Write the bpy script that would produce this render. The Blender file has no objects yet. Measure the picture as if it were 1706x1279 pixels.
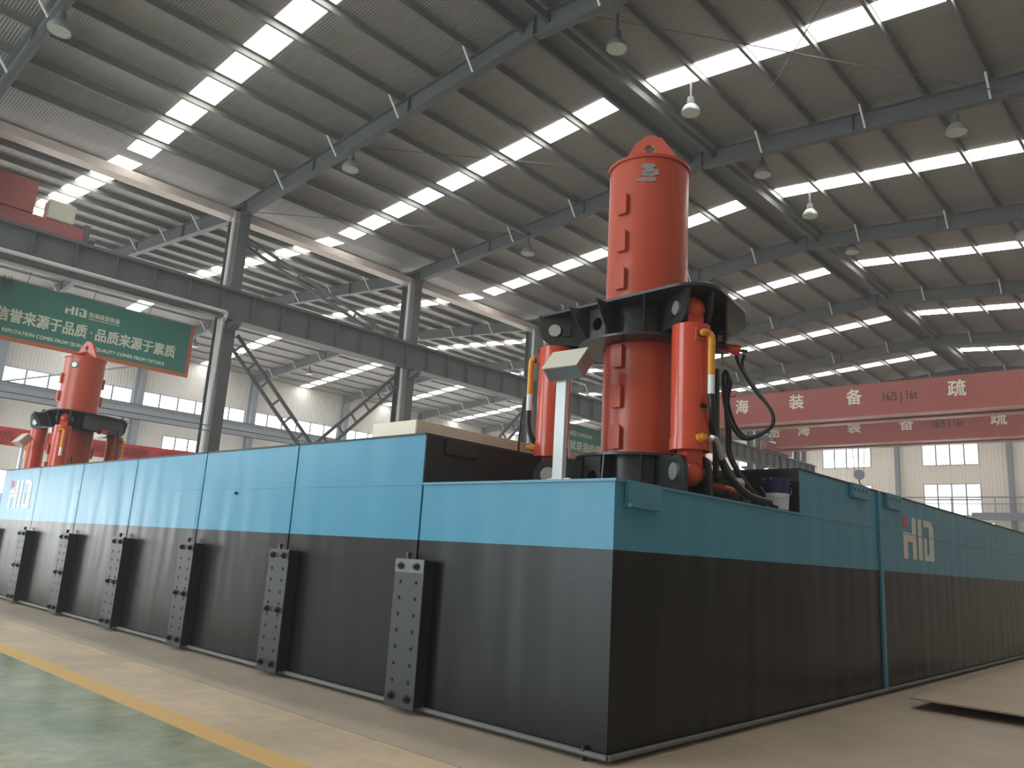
import bpy, bmesh, math, random
from mathutils import Vector, Matrix
S = bpy.context.scene
COL = S.collection
PI = math.pi
# ------------------------------------------------------------------ camera
F_PX, YAW, PITCH, ROLL = 1307.0, 0.75353, 0.21320, 0.060694
cf = Vector((math.cos(PITCH)*math.cos(YAW), math.cos(PITCH)*math.sin(YAW), math.sin(PITCH)))
cr = Vector((math.sin(YAW), -math.cos(YAW), 0)); cu = cr.cross(cf)
c_, s_ = math.cos(ROLL), math.sin(ROLL)
r2, u2 = c_*cr + s_*cu, -s_*cr + c_*cu
cam = bpy.data.cameras.new('camera'); camo = bpy.data.objects.new('camera', cam); COL.objects.link(camo)
cam.sensor_width = 36; cam.lens = F_PX/1706*36; cam.clip_end = 500; cam.clip_start = .05
M = Matrix.Identity(4)
for i in range(3):
    M[i][0], M[i][1], M[i][2] = r2[i], u2[i], -cf[i]
M[0][3], M[1][3], M[2][3] = -5.215, -3.691, 1.5
camo.matrix_world = M
S.camera = camo
# ------------------------------------------------------------------ world, exposure
w = bpy.data.worlds.new('overcast_sky'); S.world = w; w.use_nodes = True
w.node_tree.nodes['Background'].inputs[0].default_value = (.85, .93, 1, 1)
w.node_tree.nodes['Background'].inputs[1].default_value = 1.0
S.view_settings.view_transform = 'Standard'; S.view_settings.look = 'None'
S.view_settings.exposure = 0.0; S.view_settings.gamma = 1.0; S.view_settings.use_curve_mapping = False
SKYLIGHT, LOW_GLOW, FRONT = 9.6, 9.0, 6.9       # brightness of the daylit panels and the added low panes
HAZE = .0037                                 # welding haze hanging in the halls
vs = w.node_tree.nodes.new('ShaderNodeVolumeScatter'); vs.inputs['Density'].default_value = HAZE; vs.inputs['Anisotropy'].default_value = .2
w.node_tree.links.new(vs.outputs[0], w.node_tree.nodes['World Output'].inputs['Volume'])
# ------------------------------------------------------------------ materials
MATS = {}
def mat(name, col, rough=.6, metal=0.0, var=.12, scale=3.0, bump=None, spec=.5, emit=None, detail=4):
    """bump: (kind, scale, strength, axis) ; var = brightness variation by noise"""
    if name in MATS: return MATS[name]
    m = bpy.data.materials.new(name); m.use_nodes = True; MATS[name] = m
    nt = m.node_tree; n = nt.nodes; L = nt.links
    p = n['Principled BSDF']
    tc = n.new('ShaderNodeTexCoord')
    p.inputs['Roughness'].default_value = rough; p.inputs['Metallic'].default_value = metal
    p.inputs['Specular IOR Level'].default_value = spec
    if emit:
        p.inputs['Base Color'].default_value = (*col, 1)
        p.inputs['Emission Color'].default_value = (*col, 1); p.inputs['Emission Strength'].default_value = emit
        return m
    nz = n.new('ShaderNodeTexNoise'); nz.inputs['Scale'].default_value = scale; nz.inputs['Detail'].default_value = detail
    L.new(tc.outputs['Object'], nz.inputs['Vector'])
    mx = n.new('ShaderNodeMix'); mx.data_type = 'RGBA'
    mx.inputs['A'].default_value = (*[c*(1-var) for c in col], 1)
    mx.inputs['B'].default_value = (*[min(1, c*(1+var)) for c in col], 1)
    L.new(nz.outputs['Fac'], mx.inputs['Factor']); L.new(mx.outputs['Result'], p.inputs['Base Color'])
    if bump:
        kind, sc, st, ax = bump
        b = n.new('ShaderNodeBump'); b.inputs['Strength'].default_value = 1; b.inputs['Distance'].default_value = st
        if kind == 'wave':
            t = n.new('ShaderNodeTexWave'); t.wave_type = 'BANDS'; t.bands_direction = ax
            t.inputs['Scale'].default_value = sc; L.new(tc.outputs['Object'], t.inputs['Vector'])
        else:
            mp = n.new('ShaderNodeMapping'); mp.inputs['Scale'].default_value = ax
            L.new(tc.outputs['Object'], mp.inputs['Vector'])
            t = n.new('ShaderNodeTexNoise'); t.inputs['Scale'].default_value = sc; t.inputs['Detail'].default_value = 1.5
            L.new(mp.outputs['Vector'], t.inputs['Vector'])
        L.new(t.outputs['Fac'], b.inputs['Height']); L.new(b.outputs['Normal'], p.inputs['Normal'])
    return m
m_steel = mat('grey_painted_steel', (.085, .092, .095), .55)
m_purlin = mat('galvanised_purlin', (.17, .17, .16), .5, .2)
m_bluegrey = mat('blue_grey_steel', (.25, .29, .34), .5)
m_roof = mat('roof_sheet', (.235, .225, .21), .55, .25, .1, .6, ('wave', 4.0, .011, 'X'))
m_wall = mat('wall_sheet_side', (.78, .76, .73), .6, 0, .05, .4, ('wave', 1.6, .015, 'X'))
m_wallend = mat('wall_sheet_end', (.84, .785, .71), .6, 0, .05, .4, ('wave', 1.2, .02, 'Y'))
m_gutter = mat('gutter_sheet', (.55, .47, .42), .5, .1)
m_pvc = mat('pale_pipe', (.55, .55, .52), .4)
m_brace = mat('brace_angle', (.62, .62, .60), .5)
m_orange = mat('spud_red_paint', (.46, .060, .026), .33, 0, .10, 1.2, ('noise', 6, .004, (1, 1, .6)))
m_cyl = mat('cylinder_red_paint', (.60, .072, .033), .17, 0, .06, 1.5)
m_red = mat('crane_red_paint', (.36, .075, .062), .45, 0, .06)
m_glintred = mat('glint_flange', (.50, .27, .24), .4)  # paler red, window glint on the crane's bottom flanges painted in
m_black = mat('black_frame_paint', (.028, .028, .029), .30, 0, .2, 5)
m_pin = mat('bare_pin_steel', (.45, .45, .45), .4, .8, .35, 60)
m_scuff = mat('ground_steel', (.30, .28, .26), .5, .6, .5, 40)
m_clampblk = mat('black_clamp_paint', (.022, .023, .028), .42, 0, .1)
m_hole = mat('dark_hole', (.004, .004, .004), .9, 0, .0)
m_hose = mat('black_rubber', (.012, .012, .012), .42, 0, .1)
m_yellow = mat('yellow_pipe_paint', (.72, .30, .015), .35, 0, .08)
m_white = mat('white_paint', (.82, .84, .84), .35, 0, .03)
m_beige = mat('beige_panel', (.80, .70, .58), .5, 0, .04)
m_greybox = mat('grey_enclosure', (.60, .57, .47), .45, 0, .06)
m_stainless = mat('stainless_side', (.50, .46, .44), .3, .7, .06)
m_green = mat('banner_green', (.042, .22, .17), .6, 0, .06, .7)
m_border = mat('banner_orange', (.60, .14, .05), .6, 0, .05)
m_cream = mat('banner_lettering', (.80, .78, .66), .6, 0, .02)
m_redcloth = mat('red_cloth', (.62, .05, .045), .7, 0, .1, 2, ('noise', 2, .04, (1, 1, .3)))
m_redtext = mat('dark_red_lettering', (.28, .03, .03), .7)
m_dark = mat('black_lettering', (.03, .02, .02), .6)
m_navy = mat('navy_pail', (.035, .018, .12), .25, 0, .1)
m_label = mat('pail_label', (.70, .68, .72), .4, 0, .08, 12)
m_bulk = mat('dark_bulkhead_paint', (.028, .022, .020), .55, 0, .25, 2)
m_lamp = mat('lamp_reflector', (.25, .27, .26), .45, .3)
m_lens = mat('lamp_lens', (.50, .51, .47), .2, .2)
m_concrete = None
m_sky = mat('skylight_panel', (1, .985, .93), emit=SKYLIGHT)
m_addedpane = mat('added_low_pane', (.96, .985, 1), emit=LOW_GLOW)  # glow of the unseen low panes added to the long wall
m_paneend = mat('daylit_end_pane', (.97, .985, 1), emit=1.7)
m_panehigh = mat('daylit_strip_pane', (.95, .98, 1), emit=3.5)
m_front = mat('daylit_front_pane', (.82, .94, 1), emit=FRONT)
m_plate = mat('steel_plate_dusty', (.46, .37, .27), .7, 0, .12, 1.2)
m_rail = mat('rub_bar_grey', (.13, .125, .12), .5)
m_logored = mat('logo_red', (.70, .10, .07), .5)
m_logow = mat('logo_cream', (.74, .72, .66), .5)

def hull_mat():
    m = bpy.data.materials.new('hull_two_tone_paint'); m.use_nodes = True
    nt = m.node_tree; n = nt.nodes; L = nt.links; p = n['Principled BSDF']
    tc = n.new('ShaderNodeTexCoord'); sx = n.new('ShaderNodeSeparateXYZ'); L.new(tc.outputs['Object'], sx.inputs[0])
    gt = n.new('ShaderNodeMath'); gt.operation = 'GREATER_THAN'; gt.inputs[1].default_value = 1.583
    L.new(sx.outputs['Z'], gt.inputs[0])
    nz = n.new('ShaderNodeTexNoise'); nz.inputs['Scale'].default_value = 1.3; nz.inputs['Detail'].default_value = 3
    mp = n.new('ShaderNodeMapping'); mp.inputs['Scale'].default_value = (1.6, 1.6, .5)
    L.new(tc.outputs['Object'], mp.inputs['Vector']); L.new(mp.outputs['Vector'], nz.inputs['Vector'])
    def mixc(a, b):
        x = n.new('ShaderNodeMix'); x.data_type = 'RGBA'
        x.inputs['A'].default_value = (*a, 1); x.inputs['B'].default_value = (*b, 1); L.new(nz.outputs['Fac'], x.inputs['Factor']); return x
    teal = mixc((.060, .255, .40), (.075, .305, .465)); blk = mixc((.0085, .008, .009), (.012, .0112, .012))
    x = n.new('ShaderNodeMix'); x.data_type = 'RGBA'
    L.new(gt.outputs[0], x.inputs['Factor']); L.new(blk.outputs['Result'], x.inputs['A']); L.new(teal.outputs['Result'], x.inputs['B'])
    L.new(x.outputs['Result'], p.inputs['Base Color'])
    p.inputs['Roughness'].default_value = .30; p.inputs['Specular IOR Level'].default_value = .26
    # plate dished between the welded frames
    mp2 = n.new('ShaderNodeMapping'); mp2.inputs['Scale'].default_value = (1, 1, .16)
    L.new(tc.outputs['Object'], mp2.inputs['Vector'])
    t = n.new('ShaderNodeTexNoise'); t.inputs['Scale'].default_value = 2.3; t.inputs['Detail'].default_value = 1.0
    L.new(mp2.outputs['Vector'], t.inputs['Vector'])
    ad = n.new('ShaderNodeMath'); ad.operation = 'ADD'; L.new(sx.outputs['X'], ad.inputs[0]); L.new(sx.outputs['Y'], ad.inputs[1])
    mu = n.new('ShaderNodeMath'); mu.operation = 'MULTIPLY'; mu.inputs[1].default_value = 2*PI/.47; L.new(ad.outputs[0], mu.inputs[0])
    si = n.new('ShaderNodeMath'); si.operation = 'SINE'; L.new(mu.outputs[0], si.inputs[0])
    m3 = n.new('ShaderNodeMath'); m3.operation = 'MULTIPLY_ADD'; m3.inputs[1].default_value = .05
    L.new(si.outputs[0], m3.inputs[0]); L.new(t.outputs['Fac'], m3.inputs[2])
    b = n.new('ShaderNodeBump'); b.inputs['Strength'].default_value = 1; b.inputs['Distance'].default_value = .018
    L.new(m3.outputs[0], b.inputs['Height']); L.new(b.outputs['Normal'], p.inputs['Normal'])
    return m
m_hull = hull_mat()
m_teal = mat('teal_paint', (.07, .27, .40), .38, 0, .08, 2)

def floor_mat():
    m = bpy.data.materials.new('workshop_floor'); m.use_nodes = True
    nt = m.node_tree; n = nt.nodes; L = nt.links; p = n['Principled BSDF']
    tc = n.new('ShaderNodeTexCoord'); sx = n.new('ShaderNodeSeparateXYZ'); L.new(tc.outputs['Object'], sx.inputs[0])
    def noise(sc, det=5, rough=.6):
        z = n.new('ShaderNodeTexNoise'); z.inputs['Scale'].default_value = sc; z.inputs['Detail'].default_value = det
        z.inputs['Roughness'].default_value = rough; L.new(tc.outputs['Object'], z.inputs['Vector']); return z
    def mix(fac, a, b):
        x = n.new('ShaderNodeMix'); x.data_type = 'RGBA'
        for k, v in (('Factor', fac), ('A', a), ('B', b)):
            if isinstance(v, tuple): x.inputs[k].default_value = (*v, 1)
            else: L.new(v, x.inputs[k])
        return x.outputs['Result']
    def math_(op, a, b):
        x = n.new('ShaderNodeMath'); x.operation = op
        for i, v in enumerate((a, b)):
            if isinstance(v, (int, float)): x.inputs[i].default_value = v
            else: L.new(v, x.inputs[i])
        return x.outputs[0]
    big, fine = noise(.7), noise(6, 8, .7)
    def stretch(o, a, b):
        x = n.new('ShaderNodeMapRange'); x.inputs['From Min'].default_value = a; x.inputs['From Max'].default_value = b
        L.new(o, x.inputs['Value']); return x.outputs[0]
    class _O: pass
    bigs = stretch(big.outputs['Fac'], .34, .66); fines = stretch(fine.outputs['Fac'], .36, .68)
    con = mix(bigs, (.50, .385, .265), (.74, .56, .385))
    con = mix(math_('MULTIPLY', fines, .38), con, (.33, .285, .225))
    grn = mix(bigs, (.29, .30, .175), (.54, .515, .345))
    grn = mix(math_('MULTIPLY', fines, .45), grn, (.15, .19, .125))
    X = sx.outputs['X']
    wob = math_('MULTIPLY_ADD', fine.outputs['Fac'], .02); 
    n_w = wob.node; n_w.inputs[2].default_value = -.01
    xw = math_('ADD', X, wob)
    worn = math_('MULTIPLY', math_('GREATER_THAN', X, -.93), .5)          # greyer concrete beside the hull
    con = mix(worn, con, (.34, .305, .26))
    isg = math_('LESS_THAN', xw, -2.03)
    ye = math_('MULTIPLY', math_('LESS_THAN', xw, -1.80), math_('GREATER_THAN', xw, -2.03))
    c = mix(isg, con, grn)
    yel = mix(fine.outputs['Fac'], (.80, .46, .12), (.66, .43, .19))
    c = mix(math_('MULTIPLY', ye, .9), c, yel)
    # saw-cut joint along the bay and old cracks
    nn = noise(1.6, 3)
    jx = math_('ADD', X, math_('MULTIPLY', nn.outputs['Fac'], .05))
    jt = math_('MULTIPLY', math_('GREATER_THAN', jx, -.935), math_('LESS_THAN', jx, -.917))
    c = mix(math_('MULTIPLY', jt, .75), c, (.14, .12, .10))
    L.new(c, p.inputs['Base Color'])
    ro = n.new('ShaderNodeMapRange'); ro.inputs['To Min'].default_value = .55; ro.inputs['To Max'].default_value = .22
    L.new(isg, ro.inputs['Value']); L.new(ro.outputs[0], p.inputs['Roughness'])
    b = n.new('ShaderNodeBump'); b.inputs['Distance'].default_value = .004; b.inputs['Strength'].default_value = .6
    L.new(big.outputs['Fac'], b.inputs['Height']); L.new(b.outputs['Normal'], p.inputs['Normal'])
    return m
m_floor = floor_mat()

# ------------------------------------------------------------------ mesh helpers
class MB:
    def __init__(self): self.bm = bmesh.new()
    def box(self, x0, y0, z0, x1, y1, z1, bev=0):
        r = bmesh.ops.create_cube(self.bm, size=1)
        mt = Matrix.Translation(((x0+x1)/2, (y0+y1)/2, (z0+z1)/2)) @ Matrix.Diagonal((abs(x1-x0), abs(y1-y0), abs(z1-z0), 1))
        bmesh.ops.transform(self.bm, matrix=mt, verts=r['verts'])
        if bev:
            ed = list({e for v in r['verts'] for e in v.link_edges})
            bmesh.ops.bevel(self.bm, geom=ed, offset=bev, segments=2, affect='EDGES')
        return self
    def obox(self, c, ax, ay, az, sx, sy, sz):
        """box with its own axes"""
        r = bmesh.ops.create_cube(self.bm, size=1)
        m = Matrix.Identity(4)
        for i in range(3):
            m[i][0], m[i][1], m[i][2], m[i][3] = ax[i]*sx, ay[i]*sy, az[i]*sz, c[i]
        bmesh.ops.transform(self.bm, matrix=m, verts=r['verts']); return self
    def bar(self, p, q, wdt, hgt, up=(0, 0, 1)):
        p, q = Vector(p), Vector(q); d = (q-p); ln = d.length; d.normalize()
        s = d.cross(Vector(up))
        if s.length < 1e-4: s = d.cross(Vector((1, 0, 0)))
        s.normalize(); u = s.cross(d)
        return self.obox((p+q)/2, s, d, u, wdt, ln, hgt)
    def cyl(self, p, q, r, r1=None, n=24, cap=True):
        p, q = Vector(p), Vector(q); d = q-p; ln = d.length
        r1 = r if r1 is None else r1
        o = bmesh.ops.create_cone(self.bm, cap_ends=cap, segments=n, radius1=r, radius2=r1, depth=ln)
        rot = d.to_track_quat('Z', 'Y').to_matrix().to_4x4()
        bmesh.ops.transform(self.bm, matrix=Matrix.Translation((p+q)/2) @ rot, verts=o['verts']); return self
    def tube(self, pts, r, n=10, closed_ends=True, sub=6):
        """round tube through points (Catmull-Rom)"""
        P = [Vector(p) for p in pts]
        if len(P) > 2 and sub > 1:
            Q = [P[0]*2-P[1]] + P + [P[-1]*2-P[-2]]; out = []
            for i in range(1, len(Q)-2):
                for k in range(sub):
                    t = k/sub; a, b, c, d = Q[i-1], Q[i], Q[i+1], Q[i+2]
                    out.append(.5*((2*b)+(c-a)*t+(2*a-5*b+4*c-d)*t*t+(3*b-a-3*c+d)*t**3))
            out.append(P[-1]); P = out
        rings = []; prev = None
        for i, p in enumerate(P):
            d = (P[min(i+1, len(P)-1)]-P[max(i-1, 0)]).normalized()
            if prev is None: s = d.orthogonal().normalized()
            else:
                s = prev - d*prev.dot(d); s.normalize()
            prev = s; u = d.cross(s)
            rings.append([self.bm.verts.new(p + r*(math.cos(2*PI*k/n)*s+math.sin(2*PI*k/n)*u)) for k in range(n)])
        for a, b in zip(rings, rings[1:]):
            for k in range(n): self.bm.faces.new((a[k], a[(k+1) % n], b[(k+1) % n], b[k]))
        if closed_ends:
            self.bm.faces.new(rings[0][::-1]); self.bm.faces.new(rings[-1])
        return self
    def ring(self, c, r0, r1, z0, z1, n=40):
        """annular slab, vertical axis"""
        V = []
        for k in range(n):
            a = 2*PI*k/n; cs, sn = math.cos(a), math.sin(a)
            V.append([self.bm.verts.new((c[0]+r*cs, c[1]+r*sn, z)) for r, z in ((r0, z0), (r1, z0), (r1, z1), (r0, z1))])
        for k in range(n):
            a, b = V[k], V[(k+1) % n]
            for i in range(4):
                j = (i+1) % 4; self.bm.faces.new((a[i], b[i], b[j], a[j]))
        return self
    def prism(self, pts, vec):
        """closed planar outline swept by vec"""
        vec = Vector(vec)
        a = [self.bm.verts.new(p) for p in pts]; b = [self.bm.verts.new(Vector(p)+vec) for p in pts]
        self.bm.faces.new(a); self.bm.faces.new(b[::-1]); n = len(pts)
        for i in range(n): self.bm.faces.new((a[i], b[i], b[(i+1) % n], a[(i+1) % n]))
        return self
    def sphere(self, c, r, sc=(1, 1, 1), seg=20):
        o = bmesh.ops.create_uvsphere(self.bm, u_segments=seg, v_segments=seg//2, radius=r)
        bmesh.ops.transform(self.bm, matrix=Matrix.Translation(c) @ Matrix.Diagonal((*sc, 1)), verts=o['verts']); return self
    def quad(self, a, b, c, d):
        self.bm.faces.new([self.bm.verts.new(p) for p in (a, b, c, d)]); return self
    def mesh(self, mesh, mtx):
        n0 = len(self.bm.verts); self.bm.from_mesh(mesh); self.bm.verts.ensure_lookup_table()
        bmesh.ops.transform(self.bm, matrix=mtx, verts=self.bm.verts[n0:]); return self
    def build(self, name, m, parent=None, smooth=35):
        bm = self.bm
        bmesh.ops.recalc_face_normals(bm, faces=bm.faces)
        me = bpy.data.meshes.new(name)
        if smooth:
            ang = math.radians(smooth)
            for f in bm.faces: f.smooth = True
            for e in bm.edges:
                if len(e.link_faces) == 2 and e.calc_face_angle(0) > ang: e.smooth = False
        bm.to_mesh(me); bm.free()
        me.materials.append(m)
        o = bpy.data.objects.new(name, me); COL.objects.link(o)
        if parent is not None:
            o.parent = parent
            o.matrix_parent_inverse = (Matrix.Translation(parent.location) @ parent.rotation_euler.to_matrix().to_4x4()).inverted()
        return o
def tag(o, label=None, cat=None, group=None, kind=None):
    if label: o['label'] = label
    if cat: o['category'] = cat
    if group: o['group'] = group
    if kind: o['kind'] = kind
    return o
def thing(name, loc, label, cat, group=None, kind=None):
    o = bpy.data.objects.new(name, None); COL.objects.link(o); o.location = loc; o.empty_display_size = .2
    return tag(o, label, cat, group, kind)
def sysname(o, name): o.name = name; return o
def copy_tree(o, parent=None):
    c = o.copy(); COL.objects.link(c)
    if parent is not None: c.parent = parent
    for ch in [x for x in o.children]: copy_tree(ch, c)
    return c
ORD = ['first', 'second', 'third', 'fourth', 'fifth', 'sixth', 'seventh', 'eighth', 'ninth', 'tenth', 'eleventh', 'twelfth', 'thirteenth', 'fourteenth', 'fifteenth', 'sixteenth', 'seventeenth', 'eighteenth', 'nineteenth', 'twentieth']
def plate2d(outer, holes=(), th=.02):
    """flat plate with round holes in local xy, thickness th centred on z=0 -> mesh datablock"""
    cu_ = bpy.data.curves.new('plate', 'CURVE'); cu_.dimensions = '2D'; cu_.fill_mode = 'BOTH'; cu_.extrude = th/2
    def spl(pts):
        s = cu_.splines.new('POLY'); s.points.add(len(pts)-1); s.use_cyclic_u = True
        for q, p in zip(s.points, pts): q.co = (p[0], p[1], 0, 1)
    spl(outer)
    for (x, y, r) in holes: spl([(x+r*math.cos(2*PI*k/20), y+r*math.sin(2*PI*k/20)) for k in range(20)])
    o = bpy.data.objects.new('tmp', cu_); COL.objects.link(o)
    dg = bpy.context.evaluated_depsgraph_get(); me = bpy.data.meshes.new_from_object(o.evaluated_get(dg))
    bpy.data.objects.remove(o); bpy.data.curves.remove(cu_); return me
def hull2d(P):
    """convex outline around 2D points"""
    P = sorted(P); out = []
    for seq in (P, P[::-1]):
        h = []
        for p in seq:
            while len(h) > 1 and (h[-1][0]-h[-2][0])*(p[1]-h[-2][1])-(h[-1][1]-h[-2][1])*(p[0]-h[-2][0]) <= 1e-9: h.pop()
            h.append(p)
        out += h[:-1]
    return out
def text_mesh(s, size=1.0, bold=0.0, th=.004, align='CENTER', spacing=1.0):
    cu_ = bpy.data.curves.new('txt', 'FONT'); cu_.body = s; cu_.size = size; cu_.offset = bold; cu_.extrude = th/2
    cu_.align_x = align; cu_.align_y = 'CENTER'; cu_.space_character = spacing; cu_.resolution_u = 3
    o = bpy.data.objects.new('tmp', cu_); COL.objects.link(o)
    dg = bpy.context.evaluated_depsgraph_get(); me = bpy.data.meshes.new_from_object(o.evaluated_get(dg))
    bpy.data.objects.remove(o); bpy.data.curves.remove(cu_); return me
def frame(o, x, y):
    """matrix with local x along x, local y along y"""
    x, y = Vector(x).normalized(), Vector(y).normalized(); z = x.cross(y); m = Matrix.Identity(4)
    for i in range(3): m[i][0], m[i][1], m[i][2], m[i][3] = x[i], y[i], z[i], o[i]
    return m
def fit_width(me, width, height=None):
    xs = [v.co.x for v in me.vertices]; ys = [v.co.y for v in me.vertices]
    cx, cy = (max(xs)+min(xs))/2, (max(ys)+min(ys))/2
    sx = width/(max(xs)-min(xs)); sy = height/(max(ys)-min(ys)) if height else sx
    return Matrix.Diagonal((sx, sy, 1, 1)) @ Matrix.Translation((-cx, -cy, 0))

def put_text(b, s, org, xd, yd, wd, ht, bold=0.0):
    """a line of lettering centred on org, thickened by doubled strokes"""
    me = text_mesh(s, 1.0, 0.0, .008); fx = fit_width(me, wd, ht)
    for k, (dx, dy) in enumerate(((0, 0), (bold, 0), (0, bold), (bold, bold)) if bold else ((0, 0),)):
        b.mesh(me, frame(org, xd, yd) @ Matrix.Translation((dx-bold/2, dy-bold/2, .0012*k)) @ fx)
    return b

# ------------------------------------------------------------------ the hall
BAY, X0 = 8.2, 7.25
FR = [X0+BAY*k for k in range(-2, 8)]           # portal frames
XF, XE = X0-3*BAY, X0+7*BAY                     # end walls -17.35 / 64.65
YC, YR, YL = 22.0, 7.93, 50.06                  # column row, main ridge, far wall
YO = 2*YR-YC                                    # right wall -6.14
YR2 = (YC+YL)/2
SL = .0813
def zb(y):                                      # underside of the rafters
    return 13.9-SL*abs(y-YR) if y <= YC else 13.9-SL*abs(y-YR2)
RD, PD = .55, .2                                # rafter depth, purlin depth
def zr(y): return zb(y)+RD+(PD if y < YR2+.01 else .09)   # roof sheet

fl = MB().quad((XF, YO, 0), (XE, YO, 0), (XE, YL, 0), (XF, YL, 0)).build('floor', m_floor, smooth=0)
tag(fl, 'worn workshop floor with beige concrete, a yellow line and a green painted strip', 'floor', kind='structure')
def slab(name, pts, label, m, th=.06):
    o = MB().prism(pts, (0, 0, th)).build(name, m, smooth=0); return tag(o, label, 'roof', kind='structure')
for nm, ya, yb, lb in (('ceiling', YR, YO, 'grey ribbed roof sheeting of the main hall beyond the ridge, above the red lifting cranes'),
                       ('ceiling', YR, YC, 'grey ribbed roof sheeting of the main hall between its ridge and the gutter'),
                       ('ceiling', YC, YR2, 'ribbed roof sheeting of the next hall rising from the gutter'),
                       ('ceiling', YR2, YL, 'ribbed roof sheeting of the next hall falling to its long window wall')):
    slab(nm, [(XF, YR2, zb(YR2)+RD+.09), (XE, YR2, zb(YR2)+RD+.09), (XE, YL, zr(YL)), (XF, YL, zr(YL))] if ya == YR2 else [(XF, ya, zr(ya if ya != YC or yb != YR2 else YC)), (XE, ya, zr(ya)), (XE, yb, zr(yb)), (XF, yb, zr(yb))], lb, m_roof)

# walls: built as panels around their windows
def wall_panel(name, axis, at, u0, u1, z0, z1, holes, m, label, th=.08):
    """wall with rectangular openings; axis 'x' = plane x=at (u is y), 'y' = plane y=at (u is x)"""
    us = sorted({u0, u1, *[h[0] for h in holes], *[h[1] for h in holes]}); zs = sorted({z0, z1, *[h[2] for h in holes], *[h[3] for h in holes]})
    b = MB()
    for ua, ub in zip(us, us[1:]):
        run = None
        for za, zb_ in zip(zs, zs[1:]):
            c = ((ua+ub)/2, (za+zb_)/2)
            if any(h[0] < c[0] < h[1] and h[2] < c[1] < h[3] for h in holes): continue
            if axis == 'x': b.box(at, ua, za, at+th, ub, zb_)
            else: b.box(ua, at, za, ub, at+th, zb_)
    o = b.build(name, m, smooth=0); return tag(o, label, 'wall', kind='structure')
NWIN = [0]
def window(axis, at, u0, u1, z0, z1, nu, nz, label, m=None, side=1, frame_m=None):
    NWIN[0] += 1
    c = (at, (u0+u1)/2, z0) if axis == 'x' else ((u0+u1)/2, at, z0)
    t = thing('window_%d' % NWIN[0], c, label, 'window', kind='structure')
    def bx(b, ua, za, ub, zb_, d0, d1):
        if axis == 'x': b.box(at+d0, ua, za, at+d1, ub, zb_)
        else: b.box(ua, at+d0, za, ub, at+d1, zb_)
    b = MB(); bx(b, u0, z0, u1, z1, .02*side, .04*side); b.build('pane', m or m_addedpane, t, smooth=0)
    b = MB(); fw = .05
    for i in range(nu+1):
        u = u0+(u1-u0)*i/nu; bx(b, max(u0, u-fw), z0, min(u1, u+fw), z1, -.03*side, .03*side)
    for i in range(nz+1):
        z = z0+(z1-z0)*i/nz; bx(b, u0, max(z0, z-fw), u1, min(z1, z+fw), -.03*side, .03*side)
    b.build('window_frame', frame_m or m_bluegrey, t, smooth=0); return t
# end wall seen under the cranes
cols_end = [YR+8.1*k+1.07 for k in range(-1, 6)]       # .9 9 17.1 25.2 ...
wins = []
for i, yc in enumerate((5.05, 13.15, 21.3, 29.4, 37.5, 45.6)):
    wins += [(yc-2.05, yc+2.05, 10.55, 12.45), (yc-2.05, yc+2.05, 6.55, 9.05)]
wins += [(-4.5, -.3, 10.55, 12.45), (-4.5, -.3, 6.55, 9.05)]
low = [(yc-2.9, yc+2.9, 4.4, 6.05) for yc in (5.05, 13.15, 21.3)]
wall_panel('wall_end', 'x', XE, YO, YL, 0, 14.7, wins+low, m_wallend, 'pale ribbed end wall behind the red cranes, with two rows of bright windows')
nm_end = ['right of the hook', 'under the writing', 'left behind the hose loop']
for i, h in enumerate(wins+low):
    row = 'low strip' if h[2] < 5 else ('upper' if h[2] > 10 else 'lower')
    cidx = int(round((h[0]+2.05-5.05)/8.1)) if row != 'low strip' else int(round((h[0]+2.9-5.05)/8.1))
    window('x', XE, *h, 4, 1 if h[2] > 10 or h[2] < 5 else 2, '%s bright window of the pale end wall, in the %s bay from the right' % (row, ORD[cidx+1]), m_paneend, side=1)
for i, y in enumerate(cols_end[:6]):
    o = MB().box(XE-.35, y-.16, 0, XE-.02, y+.16, 14.2).build('wall_post', m_bluegrey, smooth=0)
    tag(o, 'blue grey post on the pale end wall, %s from the right' % ORD[i], 'post', 'posts of the end wall', 'structure')
# long wall of the next hall
lw = []
xs = [X0+BAY*k for k in range(-3, 8)]
for a, b in zip(xs, xs[1:]): lw.append((a+.3, b-.3, 9.65, 10.75))
lw += [(17.6, 20.3, 6.0, 8.0), (29.3, 36.0, 6.6, 8.4)]
lw += [(38.0, 47.5, 6.6, 8.4)]
added_low = [(a+.6, b-.6, .4, 4.6) for a, b in zip(xs, xs[1:])]  # unseen glowing row added to light the next hall and hull reflections
lw += added_low
wall_panel('wall_left', 'y', YL, XF, XE, 0, 13.52, lw, m_wall, 'pale ribbed long wall of the next hall with a high window strip')
for i, h in enumerate(lw):
    strip = h[2] > 9
    if h in added_low:
        window('y', YL, *h, 6, 2, 'added unseen light pane low in the long wall, %s bay from the front' % ORD[added_low.index(h)], side=1); continue
    lb = ('bright section of the high window strip of the long wall, %s bay from the left' % ORD[i]) if strip else \
        ('bright low window of the long wall beside the leaning ladder braces' if h[0] > 29 and h[0] < 36 else 'bright low window of the long wall left of the tall grey column' if h[0] < 20 else 'bright low window of the long wall behind the spud cylinder')
    window('y', YL, *h, 6 if strip else 3, 1, lb, m_panehigh, side=1)
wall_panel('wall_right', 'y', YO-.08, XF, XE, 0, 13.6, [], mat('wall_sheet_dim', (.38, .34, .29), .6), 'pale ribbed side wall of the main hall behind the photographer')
fw_ = [(YR-2.6, YR+9.5, .1, 6.2), (YR-2.6, YR+9.5, 7.0, 11.5), (YC+2, YL-2, 6, 11.5)]
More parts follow.
